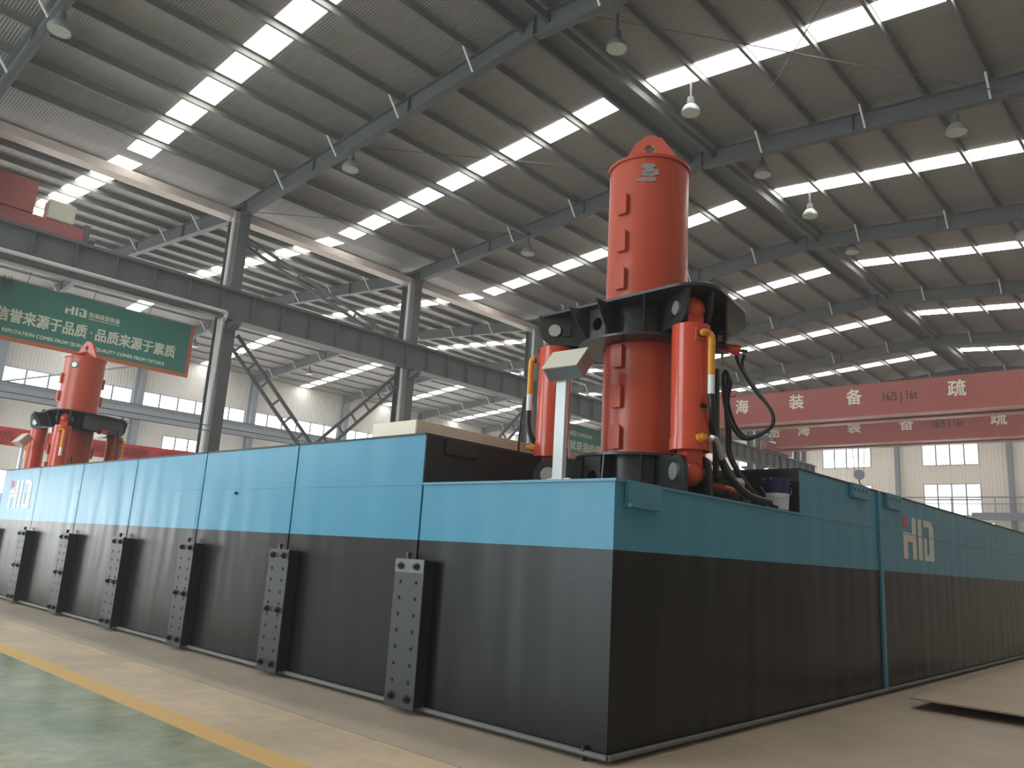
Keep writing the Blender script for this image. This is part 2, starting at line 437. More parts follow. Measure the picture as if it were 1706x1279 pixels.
wall_panel('wall_front', 'x', XF-.08, YO, YL, 0, 14.7, fw_, m_wallend, 'front end wall behind the photographer with a tall gateway')
for h, lb in zip(fw_, ('glazed gateway of the front end wall', 'high window above the front gateway', 'wide front window of the next hall')):
    window('x', XF, *h, 6, 3, lb, m_front, side=-1)

# rafters with their flange braces
PUR = [.55+1.5*k for k in range(0, 10)]
def rafter(x, ya, yb, yr, name, label, group):
    t = thing(name, (x, yr, zb(yr)), label, 'rafter', group, 'structure')
    z0 = lambda y: 13.9-SL*abs(y-yr)
    b = MB()
    for a, c in ((ya, yr), (yr, yb)):
        b.prism([(x-.012, a, z0(a)), (x-.012, c, z0(c)), (x-.012, c, z0(c)+RD), (x-.012, a, z0(a)+RD)], (.024, 0, 0))
        for dz in (0, RD-.02):
            b.prism([(x-.12, a, z0(a)+dz), (x-.12, c, z0(c)+dz), (x-.12, c, z0(c)+dz+.02), (x-.12, a, z0(a)+dz+.02)], (.24, 0, 0))
    # end plates at the ridge joint and haunch stiffeners
    b.box(x-.12, yr-.02, z0(yr)-.04, x+.12, yr+.02, z0(yr)+RD)
    for y in (yr-4.7, yr+4.7, yr-9.4, yr+9.4): b.box(x-.11, y-.012, z0(y), x+.11, y+.012, z0(y)+RD)
    b.build('web_and_flanges', m_steel, t, smooth=0)
    for s in (-1, 1):
        for k in range(1, 10, 2):
            y = yr+s*PUR[k]
            if not (ya+.6 < y < yb-.6): continue
            MB().bar((x-.52, y, z0(y)+RD+.02), (x-.11, y, z0(y)+.02), .05, .05).build('flange_brace', m_brace, t, smooth=0)
    return t
for i, x in enumerate(FR):
    rafter(x, YO, YC, YR, 'roof_rafter', 'grey steel roof beam across the main hall, %s counted from the front end' % ORD[i], 'main hall rafters')
    if i >= 1: rafter(x, YC, YL, YR2, 'roof_rafter', 'grey steel roof beam across the next hall, %s counted from the front end' % ORD[i], 'next hall rafters')
# purlins, continuous along the hall
def purlin(y, yr, lab, grp):
    z = 13.9-SL*abs(y-yr)+RD; s = 1 if y > yr else -1
    b = MB()
    d = PD if y < YR2 else .09
    b.box(XF, y-.035, z, XE, y-.03+.0, z+d-.01)                       # web of the Z section
    b.box(XF, y-.035, z, XE, y+.045, z+.006); b.box(XF, y-.11, z+d-.016, XE, y-.03, z+d-.01)
    o = b.build('roof_purlin', m_purlin, smooth=0); return tag(o, lab, 'purlin', grp, 'structure')
for nm, yr, s in (('main hall roof side beyond the ridge', YR, -1), ('main hall roof side towards the gutter', YR, 1), ('next hall roof side towards the gutter', YR2, -1), ('next hall roof side towards the window wall', YR2, 1)):
    for k, d in enumerate(PUR):
        if d > 13.7: continue
        purlin(yr+s*d, yr, 'thin steel purlin under the %s, %s down from the ridge' % (nm, ORD[k]), 'purlins of the '+nm)
# skylight strips
nS = 0
for i, xa in enumerate([XF]+FR[:-1]+[]):
    xm = xa+BAY/2+.22
    if i == 0: xm = XF+BAY/2
    for nm, yr, s, d0, d1 in (('main hall between ridge and gutter', YR, 1, .62, 13.7), ('main hall beyond the ridge', YR, -1, .62, 13.7), ('next hall rising from the gutter', YR2, -1, .8, 13.7), ('next hall falling to the window wall', YR2, 1, .8, 13.8)):
        y0, y1 = yr+s*d0, yr+s*d1
        f = lambda y: 13.9-SL*abs(y-yr)+RD+(.09 if (yr == YR2 and s > 0) else PD)-.012
        NWIN[0] += 1
        o = MB().prism([(xm-.38, y0, f(y0)), (xm+.38, y0, f(y0)), (xm+.38, y1, f(y1)), (xm-.38, y1, f(y1))], (0, 0, .01)).build('window_%d' % NWIN[0], m_sky, smooth=0)
        tag(o, 'glowing skylight strip in the roof of the %s, %s bay from the front' % (nm, ORD[i]), 'skylight', 'skylight strips', 'structure')
# columns of the middle row with downpipes; columns on the long wall
for k in range(-1, 7):
    x = X0+BAY*k
    t = thing('steel_column', (x, YC, 0), 'grey steel column in the row beside the pontoon, %s from the left' % ('first' if k < 0 else ORD[k]) if k >= 0 else 'grey steel column at the far left, outside the banner', 'column', 'columns of the middle row', 'structure')
    b = MB(); b.box(x-.2, YC-.43, 0, x+.2, YC-.41, zb(YC)+.5); b.box(x-.2, YC+.41, 0, x+.2, YC+.43, zb(YC)+.5); b.box(x-.012, YC-.41, 0, x+.012, YC+.41, zb(YC)+.5)
    b.build('shaft', m_steel, t, smooth=0)
    MB().box(x-.3, YC-.55, 0, x+.3, YC+.55, .03).build('base_plate', m_steel, t, smooth=0)
    b = MB(); b.prism([(x-.13, YC-.43, 8.77), (x-.13, YC-.92, 8.77), (x-.13, YC-.92, 8.66), (x-.13, YC-.43, 8.4)], (.26, 0, 0))
    b.prism([(x-.13, YC+.43, 8.77), (x-.13, YC+.92, 8.77), (x-.13, YC+.92, 8.66), (x-.13, YC+.43, 8.4)], (.26, 0, 0))
    b.build('crane_corbel', m_steel, t, smooth=0)
    b = MB(); b.tube([(x-.3, YC-.2, zb(YC)+.1), (x-.3, YC-.2, 9.95), (x-.3, YC-.2, 9.9)], .075, sub=1)
    b.tube([(x-.3, YC-.2, 9.9), (x-.3, YC-.2, 8.6), (x-.3, YC-.2, .1)], .075, sub=1)
    d = b.build('downpipe', m_pvc); tag(d, 'pale rainwater pipe running down the %s grey column from the left' % ORD[max(k, 0)] if k >= 0 else 'pale rainwater pipe outside the banner at far left', 'pipe', 'rainwater downpipes')
for k in range(0, 8):
    x = X0+BAY*k
    b = MB(); b.box(x-.2, YL-.75, 0, x+.2, YL-.72, zb(YL)+.6); b.box(x-.2, YL-.14, 0, x+.2, YL-.11, zb(YL)+.6); b.box(x-.012, YL-.72, 0, x+.012, YL-.14, zb(YL)+.6)
    o = b.build('wall_column', m_bluegrey, smooth=0); tag(o, 'blue grey column against the long window wall, %s from the left' % ORD[k], 'column', 'columns of the long wall', 'structure')
# valley gutter
g = MB().box(XF, YC-.25, 12.66, XE, YC-.235, 12.92).box(XF, YC+.235, 12.66, XE, YC+.25, 12.92).box(XF, YC-.25, 12.64, XE, YC+.25, 12.66).build('valley_gutter', m_gutter, smooth=0)
tag(g, 'long pale sheet metal gutter along the valley between the two roofs', 'gutter')
# ridge ties and mid-slope struts
b = MB().box(XF, YR-.48, zb(YR)+.22, XE, YR-.36, zb(YR)+.44)
tag(b.build('tie_beam', m_steel, smooth=0), 'dark tie beam along the near side of the main roof ridge', 'tie beam', kind='structure')
b = MB().box(XF, YR+.36, zb(YR)+.3, XE, YR+.46, zb(YR)+.5)
tag(b.build('tie_beam', m_steel, smooth=0), 'dark tie beam along the gutter side of the main roof ridge', 'tie beam', kind='structure')
b = MB().box(X0, YR+7.28, zb(YR+7.35)+.05, X0+BAY, YR+7.42, zb(YR+7.35)+.2)
tag(b.build('tie_beam', m_steel, smooth=0), 'dark tie beam running from the lamp rafter across the second skylight', 'tie beam', kind='structure')
# thin bracing rods in the roof
for n_, (p, q, lb) in enumerate([((7.25, 15.3, 13.45), (15.45, 9.0, 13.98), 'thin dark bracing rod from the lamp rafter to the next, beside the red tube'),
                      ((15.45, 7.0, 13.98), (7.25, -.5, 13.4), 'thin bracing rod under the bright skylight right of the red tube'),
                      ((7.25, 6.5, 13.9), (15.45, -.4, 13.4), 'thin bracing rod crossing under the second skylight to the far rafter'),
                      ((7.25, 21.4, 12.9), (15.45, 15.3, 13.4), 'thin bracing rod near the gutter beside the first column')]):
    tag(MB().cyl(p, q, .014, n=8).build('bracing_rod', m_steel), lb, 'rod', 'roof bracing rods')

# crane runway beams
def runway(y, lab, x0=XF, x1=57.6, m=m_steel, stiff=True, zt=9.8, h=1.02, side=-1):
    t = thing('crane_runway_beam', (x0, y, zt-h), lab, 'beam')
    b = MB(); b.box(x0, y-.012, zt-h, x1, y+.012, zt); b.build('web', m, t, smooth=0)
    MB().box(x0, y-.2, zt-.03, x1, y+.2, zt).build('top_flange', m, t, smooth=0)
    MB().box(x0, y-.17, zt-h, x1, y+.17, zt-h+.03).build('bottom_flange', m, t, smooth=0)
    if stiff:
        n_ = int((x1-x0)/1.17); xs_ = [x0+.6+1.17*i for i in range(n_)]
        for x in xs_:
            MB().box(x-.008, y-.16, zt-h+.03, x+.008, y+.16, zt-.03).build('stiffener', m, t, smooth=0)
    MB().box(x0, y-.035, zt, x1, y+.035, zt+.12).build('rail', m_steel, t, smooth=0)
    return t
runway(YC-.72, 'long dark grey crane runway beam with stiffeners in front of the column row')
runway(YC+.72, 'second crane runway beam behind the column row, under the green banner wires', stiff=False, h=.70)
runway(YL-1.05, 'blue grey crane runway beam along the long window wall', m=m_bluegrey, stiff=False, zt=9.55, h=.85)
o = MB().box(XE-1.2, YO, 6.15, XE-.8, 11.6, 6.72).build('trim_1', m_bluegrey, smooth=0); tag(o, 'blue grey landing edge low on the end wall, right of the emblem', 'beam', kind='structure')
b = MB(); b.cyl((XE-1, YO, 7.9), (XE-1, 17, 7.9), .05, n=8); b.cyl((XE-1, YO, 7.4), (XE-1, 17, 7.4), .03, n=8)
for y in range(-5, 18, 3): b.cyl((XE-1, y, 6.7), (XE-1, y, 7.9), .03, n=8)
tag(b.build('guard_rail', m_bluegrey), 'thin guard rail in front of the lower end wall windows', 'railing')

tag(MB().tube([(XF, YC-1.0, 8.93), (3, YC-1.0, 8.93), (6.4, YC-1.0, 8.93), (6.72, YC-1.0, 8.93), (6.78, YC-.95, 8.86), (6.78, YC-.9, 8.7), (6.78, YC-.7, 8.3), (6.78, YC-.6, .1)], .06, sub=3).build('conduit', m_pvc), 'pale pipe running along the runway beam and bending down the first column', 'pipe')
for k, (z, lb) in enumerate(((5.03, 'upper'), (4.86, 'lower'))):
    tag(MB().cyl((XF, 21.0, z), (30, 21.0, z), .016, n=6).build('power_cable', m_steel), '%s of two thin dark cables strung level in front of the first column' % lb, 'cable', 'strung cables')
# lattice braces
def lattice(name, p, q, lab, wid=.46, rungs=13, r=.05):
    p, q = Vector(p), Vector(q); d = (q-p).normalized(); u = Vector((0, 1, 0)); s = d.cross(u).normalized()
    t = thing(name, p, lab, 'brace', 'ladder braces of the column row', 'structure')
    for sg in (-.5, .5): MB().bar(p+s*wid*sg, q+s*wid*sg, .12, .07, up=(0, 1, 0)).build('chord', m_steel, t, smooth=0)
    for i in range(rungs):
        c = p+(q-p)*(i+.5)/rungs
        MB().bar(c-s*wid*.6, c+s*wid*.6, .07, .06, up=(0, 1, 0)).build('rung', m_steel, t, smooth=0)
lattice('lattice_brace', (7.6, YC, 8.35), (15.0, YC, 1.2), 'ladder shaped steel brace leaning down to the right from the first column')
lattice('lattice_brace', (15.1, YC, 8.35), (7.7, YC+.1, 1.2), 'ladder shaped steel brace leaning down to the left from the second column')
lattice('lattice_brace', (7.6, YC, 12.0), (14.9, YC, 9.9), 'short ladder brace between gutter and runway beam right of the first column', .3, 8)
lattice('lattice_brace', (23.3, YC, 8.35), (16.0, YC, 1.2), 'ladder shaped steel brace behind the beige deck box')
for a, b_, lb in (((X0+.3, YC+5, 9.0), (X0-8, YC+27, 8.2), 'rod'),): pass
# wall bracing seen at the far left under the banner
for p, q, lb in (((-.9, YL-.6, 12.2), (7.0, YL-.6, 9.4), 'thin diagonal wall brace above the high window strip behind the far red tube'), ((15.4, YL-.6, 12.4), (7.3, YL-.6, 9.6), 'thin diagonal wall brace right of the far red tube')):
    tag(MB().bar(p, q, .1, .1).build('wall_brace', m_bluegrey, smooth=0), lb, 'brace')

# high bay lamps
def lamp(x, y, lab):
    z = zb(y)-.02 + (.42 if min(abs(x-f) for f in FR) > .3 else 0)
    t = thing('high_bay_lamp', (x, y, z), lab, 'lamp', 'high bay lamps')
    MB().cyl((x, y, (zr(y)-.01 if min(abs(x-f) for f in FR) > .3 else z+.05)), (x, y, z-.16), .03, n=10).build('stem', m_steel, t)
    MB().cyl((x, y, z-.16), (x, y, z-.36), .09, .12, n=16).build('ballast', m_steel, t)
    b = MB(); R_ = [(.10, -.36), (.17, -.42), (.23, -.50), (.265, -.60), (.27, -.64)]
    n = 24; rr = [[b.bm.verts.new((x+r*math.cos(2*PI*k/n), y+r*math.sin(2*PI*k/n), z+h)) for k in range(n)] for r, h in R_]
    for a, c in zip(rr, rr[1:]):
        for k in range(n): b.bm.faces.new((a[k], a[(k+1) % n], c[(k+1) % n], c[k]))
    b.build('lamp_shade', m_lamp, t, smooth=60)
    MB().cyl((x, y, z-.60), (x, y, z-.625), .25, n=24).build('lens', m_lens, t)
LAMPS = [(-.95, 15.3, 'round roof lamp at the top left beside the first skylight'), (7.25, 15.3, 'round roof lamp hanging from the rafter above the first column'),
         (15.45, 15.3, 'small round roof lamp on the rafter left of the red tube'), (23.65, 15.3, 'round roof lamp behind the tall red tube'),
         (8.4, 6.3, 'round roof lamp near the top middle beside the ridge tie'), (11.9, 6.3, 'round roof lamp above the red tube, second along the ridge'),
         (16.3, 6.3, 'round roof lamp right of the red tube, third along the ridge'), (20.0, 6.3, 'dim round roof lamp beside the ridge, fourth along it'), (24.0, 6.3, 'round roof lamp beside the ridge, fifth along it'),
         (15.45, .7, 'round roof lamp at the right below the rafter, near the top right skylight'), (23.65, .7, 'round roof lamp at the right edge under the third rafter'),
         (15.45, YR2+6.5, 'dark roof lamp of the next hall under the first far skylight'), (23.65, YR2+6.5, 'roof lamp of the next hall between the ladder braces'), (31.85, YR2+6.5, 'roof lamp of the next hall right of the second column')]
for a in LAMPS:
    if a[1] > YC:
        z_keep = zb
        lamp(*a)
    else: lamp(*a)

# ------------------------------------------------------------------ overhead cranes
CN = [('浩', 21.0), ('海', 18.8), ('装', 15.3), ('备', 11.95), ('疏', 6.7), ('浚', 3.2)]
def crane(x, lab, hook_y=None, hook_z=None):
    t = thing('overhead_crane', (x, 8, 10.0), lab, 'crane', 'red overhead cranes')
    ya, yb = YO+.9, YC-.75
    for dx, nm in ((0, 0), (1.5, 1)):
        b = MB().box(x+dx, ya, 10.24, x+dx+.45, yb-.35, 12.1).build('girder', m_red, t, smooth=0)
        MB().box(x+dx-.10, ya, 10.19, x+dx+.55, yb-.35, 10.24).build('girder_flange', m_glintred, t, smooth=0)
    for y in (ya+.1, yb):
        MB().box(x-1.2, y-.22, 9.98, x+3.2, y+.22, 10.55).build('end_carriage', m_red, t, smooth=0)
    for ch, y in CN:
        if y > yb-.2: continue
        put_text(MB(), ch, (x-.006, y, 11.42), (0, -1, 0), (0, 0, 1), .84, .86, .032).build('character', m_cream, t, smooth=0)
    put_text(MB(), '16/5 | 16t', (x-.006, 9.5, 11.2), (0, -1, 0), (0, 0, 1), 1.75, .62, .014).build('capacity_mark', m_dark, t, smooth=0)
    ty = 14.9 if hook_y is None else hook_y
    b = MB().box(x-.15, ty+4.3, 12.14, x+2.1, ty+6.6, 12.5).build('trolley', m_red, t, smooth=0)
    return t
crane(40.0, 'nearer red overhead crane beam with white characters spanning the hall')
crane(49.5, 'farther red overhead crane beam, partly hidden under the nearer one', hook_y=10.0)
hx, hy = 50.475, 15.4
t = thing('crane_hook', (hx, hy, 7.5), 'small hook block hanging on ropes under the farther red crane', 'hook')
MB().cyl((hx, hy-.5, 12.14), (hx, hy-.3, 8.3), .02, n=6).cyl((hx, hy+.5, 12.14), (hx, hy+.3, 8.3), .02, n=6).build('rope', m_steel, t)
MB().cyl((hx-.12, hy, 8.25), (hx+.12, hy, 8.25), .34, n=20).build('sheave_block', m_bluegrey, t)
MB().tube([(hx, hy, 7.95), (hx, hy, 7.7), (hx, hy-.14, 7.5), (hx, hy, 7.36), (hx, hy+.15, 7.5)], .05, n=8).build('hook', m_steel, t)
# crane of the next hall standing on the second runway beam
yy = YC+.72
t = thing('bridge_crane', (1, yy, 9.95), 'red end carriage of the next hall crane at the left edge, on the runway beam', 'crane')
MB().box(-3.2, yy-.25, 10.0, 2.6, yy+.25, 10.72).build('end_carriage', m_red, t, smooth=0)
b = MB().box(-.5, yy-.3, 10.75, .95, yy+24.5, 11.75).build('girder', m_red, t, smooth=0)
MB().box(2.45, yy-.3, 10.1, 2.6, yy-.1, 10.9).cyl((2.6, yy, 10.5), (2.85, yy, 10.5), .1, n=12).build('buffer', m_steel, t)
t = thing('electrical_box', (1.7, yy, 10.72), 'pale electrical box standing on the red crane carriage at the left', 'box')
MB().box(1.35, yy-.22, 10.78, 2.12, yy+.22, 11.38, .02).build('enclosure', m_greybox, t)
b = MB()
for k in range(4): b.cyl((1.45+.18*k, yy, 10.7), (1.45+.18*k, yy, 10.78), .03, n=8)
b.build('cable_glands', m_steel, t)

# ------------------------------------------------------------------ banners
BY = 22.95
def banner(name, x0, x1, y, z0, z1, lab, m_b=.13):
    t = thing(name, (x0, y, z0), lab, 'banner')
    MB().box(x0, y, z0, x1, y+.02, z1).build('cloth', m_green, t, smooth=0)
    MB().box(x0, y-.008, z0, x1, y-.001, z0+m_b).box(x1-m_b*.9, y-.0085, z0, x1, y-.0015, z1).build('border', m_border, t, smooth=0)
    return t
def hid_logo(org, xd, yd, w_, h_, th=.006):
    """the emblem: a red flag and three angular letters drawn from bars; returns (red MB, pale MB)"""
    fr = frame(org, xd, yd); R_, W_ = MB(), MB()
    def poly(b, pts): b.prism([fr @ Vector((p[0]*w_, p[1]*h_, 0)) for p in pts], fr.to_3x3() @ Vector((0, 0, th)))
    def bar(x0, y0, x1, y1): poly(W_, [(x0, y0), (x1, y0), (x1, y1), (x0, y1)])
    poly(R_, [(.0, .70), (.15, .78), (.09, 1.0), (.0, 1.0)])
    bar(.0, 0, .12, .62); poly(W_, [(.12, .40), (.28, .40), (.28, .56), (.22, .62), (.12, .62)])
    bar(.28, 0, .40, 1.0); bar(.47, 0, .59, 1.0)
    poly(W_, [(.66, .84), (.84, .84), (.84, 1.0), (.66, 1.0)])
    poly(W_, [(.84, 0), (1.0, 0), (1.0, .86), (.90, 1.0), (.84, 1.0)])
    poly(W_, [(.66, 0), (.84, 0), (.84, .15), (.66, .15)]); bar(.66, .15, .75, .55)
    return R_, W_
t = banner('wall_banner', .1, 6.62, BY, 6.83, 8.68, 'wide green banner with an orange edge and two lines of lettering under the runway beam')
for s, xa, xb in (('信誉来源于品质', .64, 3.18), ('品质来源于素质', 3.46, 6.06)):
    put_text(MB(), s, ((xa+xb)/2, BY-.005, 7.62), (1, 0, 0), (0, 0, 1), xb-xa, .41, .018).build('chinese_lettering', m_cream, t, smooth=0)
MB().cyl((3.32, BY-.006, 7.62), (3.32, BY, 7.62), .03, n=10).build('lettering_dot', m_cream, t, smooth=0)
for s, xa, xb in (('REPUTATION COMES FROM QUALITY', .88, 3.36), ('QUALITY COMES FROM DETAILS', 3.52, 5.75)):
    put_text(MB(), s, ((xa+xb)/2, BY-.005, 7.13), (1, 0, 0), (0, 0, 1), xb-xa, .125, .007).build('english_lettering', m_cream, t, smooth=0)
R_, W_ = hid_logo((2.46, BY-.001, 8.07), (1, 0, 0), (0, 0, 1), .63, .26, .004)
R_.build('emblem_flag', m_logored, t, smooth=0); W_.build('emblem', m_cream, t, smooth=0)
put_text(MB(), '浩海疏浚装备', (3.64, BY-.005, 8.2), (1, 0, 0), (0, 0, 1), .98, .17, .004).build('company_lettering', m_cream, t, smooth=0)
MB().box(3.15, BY-.004, 8.055, 4.13, BY-.002, 8.075).build('lettering_rule', m_cream, t, smooth=0)
for i, x in enumerate((1.3, 3.2, 5.0)):
    tag(MB().cyl((x, BY+.01, 8.68), (x, BY-.2, 9.0), .012, n=6).build('hanging_wire', m_steel), 'thin wire holding the top of the wide green banner, %s from the left' % ORD[i], 'wire', 'banner wires')
b = MB(); random.seed(4)
for k in range(9):
    x = .2+.08*k; b.tube([(x, BY-.1, 8.78), (x+random.uniform(-.05, .05), BY-.1, 8.3+random.random()*.2), (x+random.uniform(-.08, .08), BY-.1, 8.74)], .008, n=5)
tag(b.build('cable_bundle', m_hose), 'bundle of thin dark cables hanging above the banner at the left edge', 'cables')
# second green banner far beyond the spud
y2 = 22.95
t = banner('wall_banner', 25.6, 33.2, y2, 6.75, 8.70, 'small looking green banner seen between the red cylinder and the red tube', .1)
put_text(MB(), '程序就是我的要求', (29.2, y2-.005, 7.55), (1, 0, 0), (0, 0, 1), 4.6, .5, .012).build('chinese_lettering', m_cream, t, smooth=0)
put_text(MB(), '浩海疏浚装备', (29.4, y2-.005, 8.2), (1, 0, 0), (0, 0, 1), 1.3, .2, .006).build('company_lettering', m_cream, t, smooth=0)
b = MB(); b.box(27.4, y2-.006, 7.02, 31, y2-.002, 7.08); b.build('small_lettering', m_cream, t, smooth=0)
R_, W_ = hid_logo((28.0, y2-.001, 8.06), (1, 0, 0), (0, 0, 1), .62, .28, .004)
R_.build('emblem_flag', m_logored, t, smooth=0); W_.build('emblem', m_cream, t, smooth=0)
# red cloth banner in the next hall, seen from behind
yb_ = 31.0
t = thing('cloth_banner', (6, yb_, 4.5), 'red cloth banner with mirrored writing hanging in the next hall behind the far red tube', 'banner')
me = bpy.data.meshes.new('cloth'); bm = bmesh.new(); n = 60
top, bot = [], []
for i in range(n+1):
    x = -.5+ (13.4+.5)*i/n; sag = .12*math.sin(PI*i/n)
    top.append(bm.verts.new((x, yb_+.05*math.sin(i*.9), 5.22-sag))); bot.append(bm.verts.new((x, yb_+.09*math.sin(i*1.1+1), 4.55-sag*1.2)))
for i in range(n): bm.faces.new((top[i], top[i+1], bot[i+1], bot[i]))
bm.to_mesh(me); bm.free(); me.materials.append(m_redcloth)
o = bpy.data.objects.new('cloth', me); COL.objects.link(o); o.parent = t; o.matrix_parent_inverse = Matrix.Translation(t.location).inverted()
sm = o.modifiers.new('thick', 'SOLIDIFY'); sm.thickness = .01
for s, cx, wd, hh in (('维德森机械设备', 7.6, 2.6, .36), ('WIDSON', 10.1, 1.5, .3), ('热烈欢迎', 2.6, 2.4, .36)):
    put_text(MB(), s, (cx, yb_-.13, 4.80), (-1, 0, 0), (0, 0, 1), wd, hh, .01).build('mirrored_lettering', m_redtext, t, smooth=0)

# ------------------------------------------------------------------ pontoons
PW = 2.34
def slab_outline(x0, x1, zt, low=None):
    return [(x0, 0), (x1, 0), (x1, zt), (x0, zt)] if low is None else [(x0, 0.0), (x1, 0), (x1, zt), (low[0], zt), (low[0], low[1]), (x0, low[1])]
HT, LT, XS, XJ = 2.64, 2.125, 3.62, 6.27
NP = 8; W = PW*NP
def logo_on(parent, org, xd, w_, h_):
    R_, W_ = hid_logo(org, xd, (0, 0, 1), w_, h_, .004)
    R_.build('emblem_flag', m_logored, parent, smooth=0); W_.build('emblem', m_logow, parent, smooth=0)
for i in range(NP):
    ya, yb = PW*i+(.0 if i == 0 else .015), PW*(i+1)-.015
    stepped = i in (0, NP-1)
    lab = ('corner pontoon with a lowered deck, blue above and black below, carrying the near red spud' if i == 0 else
           'blue and black pontoon at the left end of the row, carrying the far spud' if i == NP-1 else
           'blue over black steel pontoon, %s in the row counted from the near corner' % ORD[i])
    t = thing('pontoon', (0, ya, 0), lab, 'pontoon', 'pontoons of the stern row')
    out = slab_outline(0, XJ, HT, (XS, LT)) if stepped else slab_outline(0, XJ, HT)
    MB().prism([(x, ya, z+.04) if z == 0 else (x, ya, z) for x, z in out], (0, yb-ya, 0)).build('hull', m_hull, t, smooth=0)
    b = MB().box(.12, ya+.1, 0, .3, yb-.1, .04).box(3, ya+.1, 0, 3.2, yb-.1, .04).box(5.9, ya+.1, 0, 6.1, yb-.1, .04)
    b.build('keel_block', m_bulk, t, smooth=0)
    if i == 0:
        MB().box(-.022, -.022, LT, XS-.01, yb, LT+.022).build('deck_plate', m_teal, t, smooth=0)
        MB().box(XS-.012, .01, LT+.022, XS-.001, yb, HT-.004).build('bulkhead', m_bulk, t, smooth=0)
        MB().box(XS, -.012, HT, XJ, yb, HT+.02).build('upper_deck_plate', m_bulk, t, smooth=0)
        MB().box(XS, -.006, LT+.005, XJ, 0, LT+.017).build('weld_seam', m_teal, t, smooth=0)
        MB().box(-.006, .02, 1.318, 0, yb-.12, 1.330).build('weld_seam', m_hull, t, smooth=0)
        b = MB().box(.13, -.055, LT-.17, .63, -.001, LT+.022, .008).box(.13, -.075, LT-.195, .63, -.001, LT-.165); b.build('lifting_pad', m_teal, t)
        b = MB().box(5.16, -.05, HT-.14, 5.72, -.001, HT+.02, .006).box(5.16, -.065, HT-.165, 5.72, -.001, HT-.135); b.build('joint_pad', m_teal, t)
        b = MB()
        for k in range(4): b.cyl((5.23+.14*k, -.052, HT-.06), (5.23+.14*k, -.05, HT-.06), .018, n=10)
        b.build('bolt_hole', m_hole, t)
        MB().box(6.19, -.03, .06, 6.265, -.001, HT+.01).build('end_flange', m_teal, t, smooth=0)
        MB().tube([(-.03, -.03, .055), (-.03, yb, .055)], .024, sub=1).tube([(-.03, -.03, .055), (XJ, -.03, .055)], .024, sub=1).build('rub_bar', m_rail, t)
        MB().cyl((-.03, .19, 0), (-.03, .19, .11), .02, n=10).build('stop_pin', m_hose, t)
    else:
        if i == NP-1:
            MB().box(-.022, ya, LT, XS-.01, yb, LT+.022).build('deck_plate', m_teal, t, smooth=0)
        else:
            MB().box(-.014, ya, HT, XJ, yb, HT+.018).build('deck_edge', m_bulk, t, smooth=0)
        if i == NP-2: MB().box(.01, yb, LT+.03, XS-.02, yb+.011, HT).build('bulkhead', m_bulk, t, smooth=0)
        if i == 1:
            MB().box(.004, ya-.011, LT+.025, XS-.02, ya-.001, HT-.004).build('bulkhead', m_bulk, t, smooth=0)
            MB().box(.26, ya-.035, HT-.15, .72, ya-.011, HT-.012, .004).build('deck_pad', mat('brown_pad', (.05, .03, .026), .5), t)
            MB().box(.26, ya-.05, HT-.165, .72, ya-.011, HT-.145).build('deck_pad_ledge', m_bulk, t, smooth=0)
        MB().box(-.005, ya+.02, LT+.0, 0, yb-.02, LT+.010).build('weld_seam', m_hull, t, smooth=0)
        MB().box(-.005, ya+.42 , 1.318, 0, yb-.12, 1.328).build('weld_seam', m_hull, t, smooth=0)
        MB().tube([(-.03, ya, .055), (-.03, yb, .055)], .024, sub=1).build('rub_bar', m_rail, t)
        if i == 2: MB().sphere((-.012, 6.05, 2.07), .025, (1, 1, .8), 10).build('pad_eye', m_bulk, t)
        if i == 6: logo_on(t, (-.001, 15.80, 1.83), (0, -1, 0), 1.40, .58)
# clamps bolted over the pontoon joints
def clamp(i):
    yj = PW*(i+1)
    y0, y1, z0, z1, xf = yj-.29, yj+.14, .05, 1.40, -.15
    t = thing('joint_clamp', (0, yj, z0), 'black bolted joint clamp on the blue hull side, %s from the near corner' % ORD[i], 'clamp', 'joint clamps on the hull side')
    # channel: face plate with two flanges standing on the hull
    b = MB(); b.box(xf, y0, z0, xf+.03, y1, z1, .004); b.build('face_plate', m_clampblk, t)
    MB().box(xf+.03, y0+.015, z0+.02, -.004, y0+.05, z1-.01).build('flange', m_clampblk, t, smooth=0)
    MB().box(xf+.03, y1-.05, z0+.02, -.004, y1-.015, z1-.01).build('flange', m_clampblk, t, smooth=0)
    MB().box(xf-.004, y0+.005, z1-.13, xf, y1-.005, z1-.005).build('top_pad', mat('worn_green_pad', (.15, .165, .145), .5, 0, .3, 30) if i == 0 else m_clampblk, t, smooth=0)
    for zz in (z1-.07, (z0+z1)/2 if i else None, z0+.09):
        if zz is None: continue
        for yy_ in (y0+.10, y1-.10):
            MB().cyl((xf-.034, yy_, zz), (xf-.004, yy_, zz), .034, n=6).cyl((xf-.055, yy_, zz), (xf-.034, yy_, zz), .018, n=10).build('bolt', m_black, t)
    for k in range(7 if i == 0 else 8):
        zz = z0+.23+(z1-z0-.45)*k/(6 if i == 0 else 7)
        if i and abs(zz-(z0+z1)/2) < .05: continue
        for yy_ in (y0+.10, y1-.10): MB().cyl((xf-.002, yy_, zz), (xf, yy_, zz), .019, n=12).build('bolt_hole', m_hole, t)
    MB().cyl((-.08, yj+.03, z1), (-.08, yj+.03, z1+.06), .022, n=8).cyl((-.08, yj+.03, z1+.03), (-.08, yj+.03, z1+.045), .035, n=6).build('top_bolt', m_black, t)
for i in range(7): clamp(i)
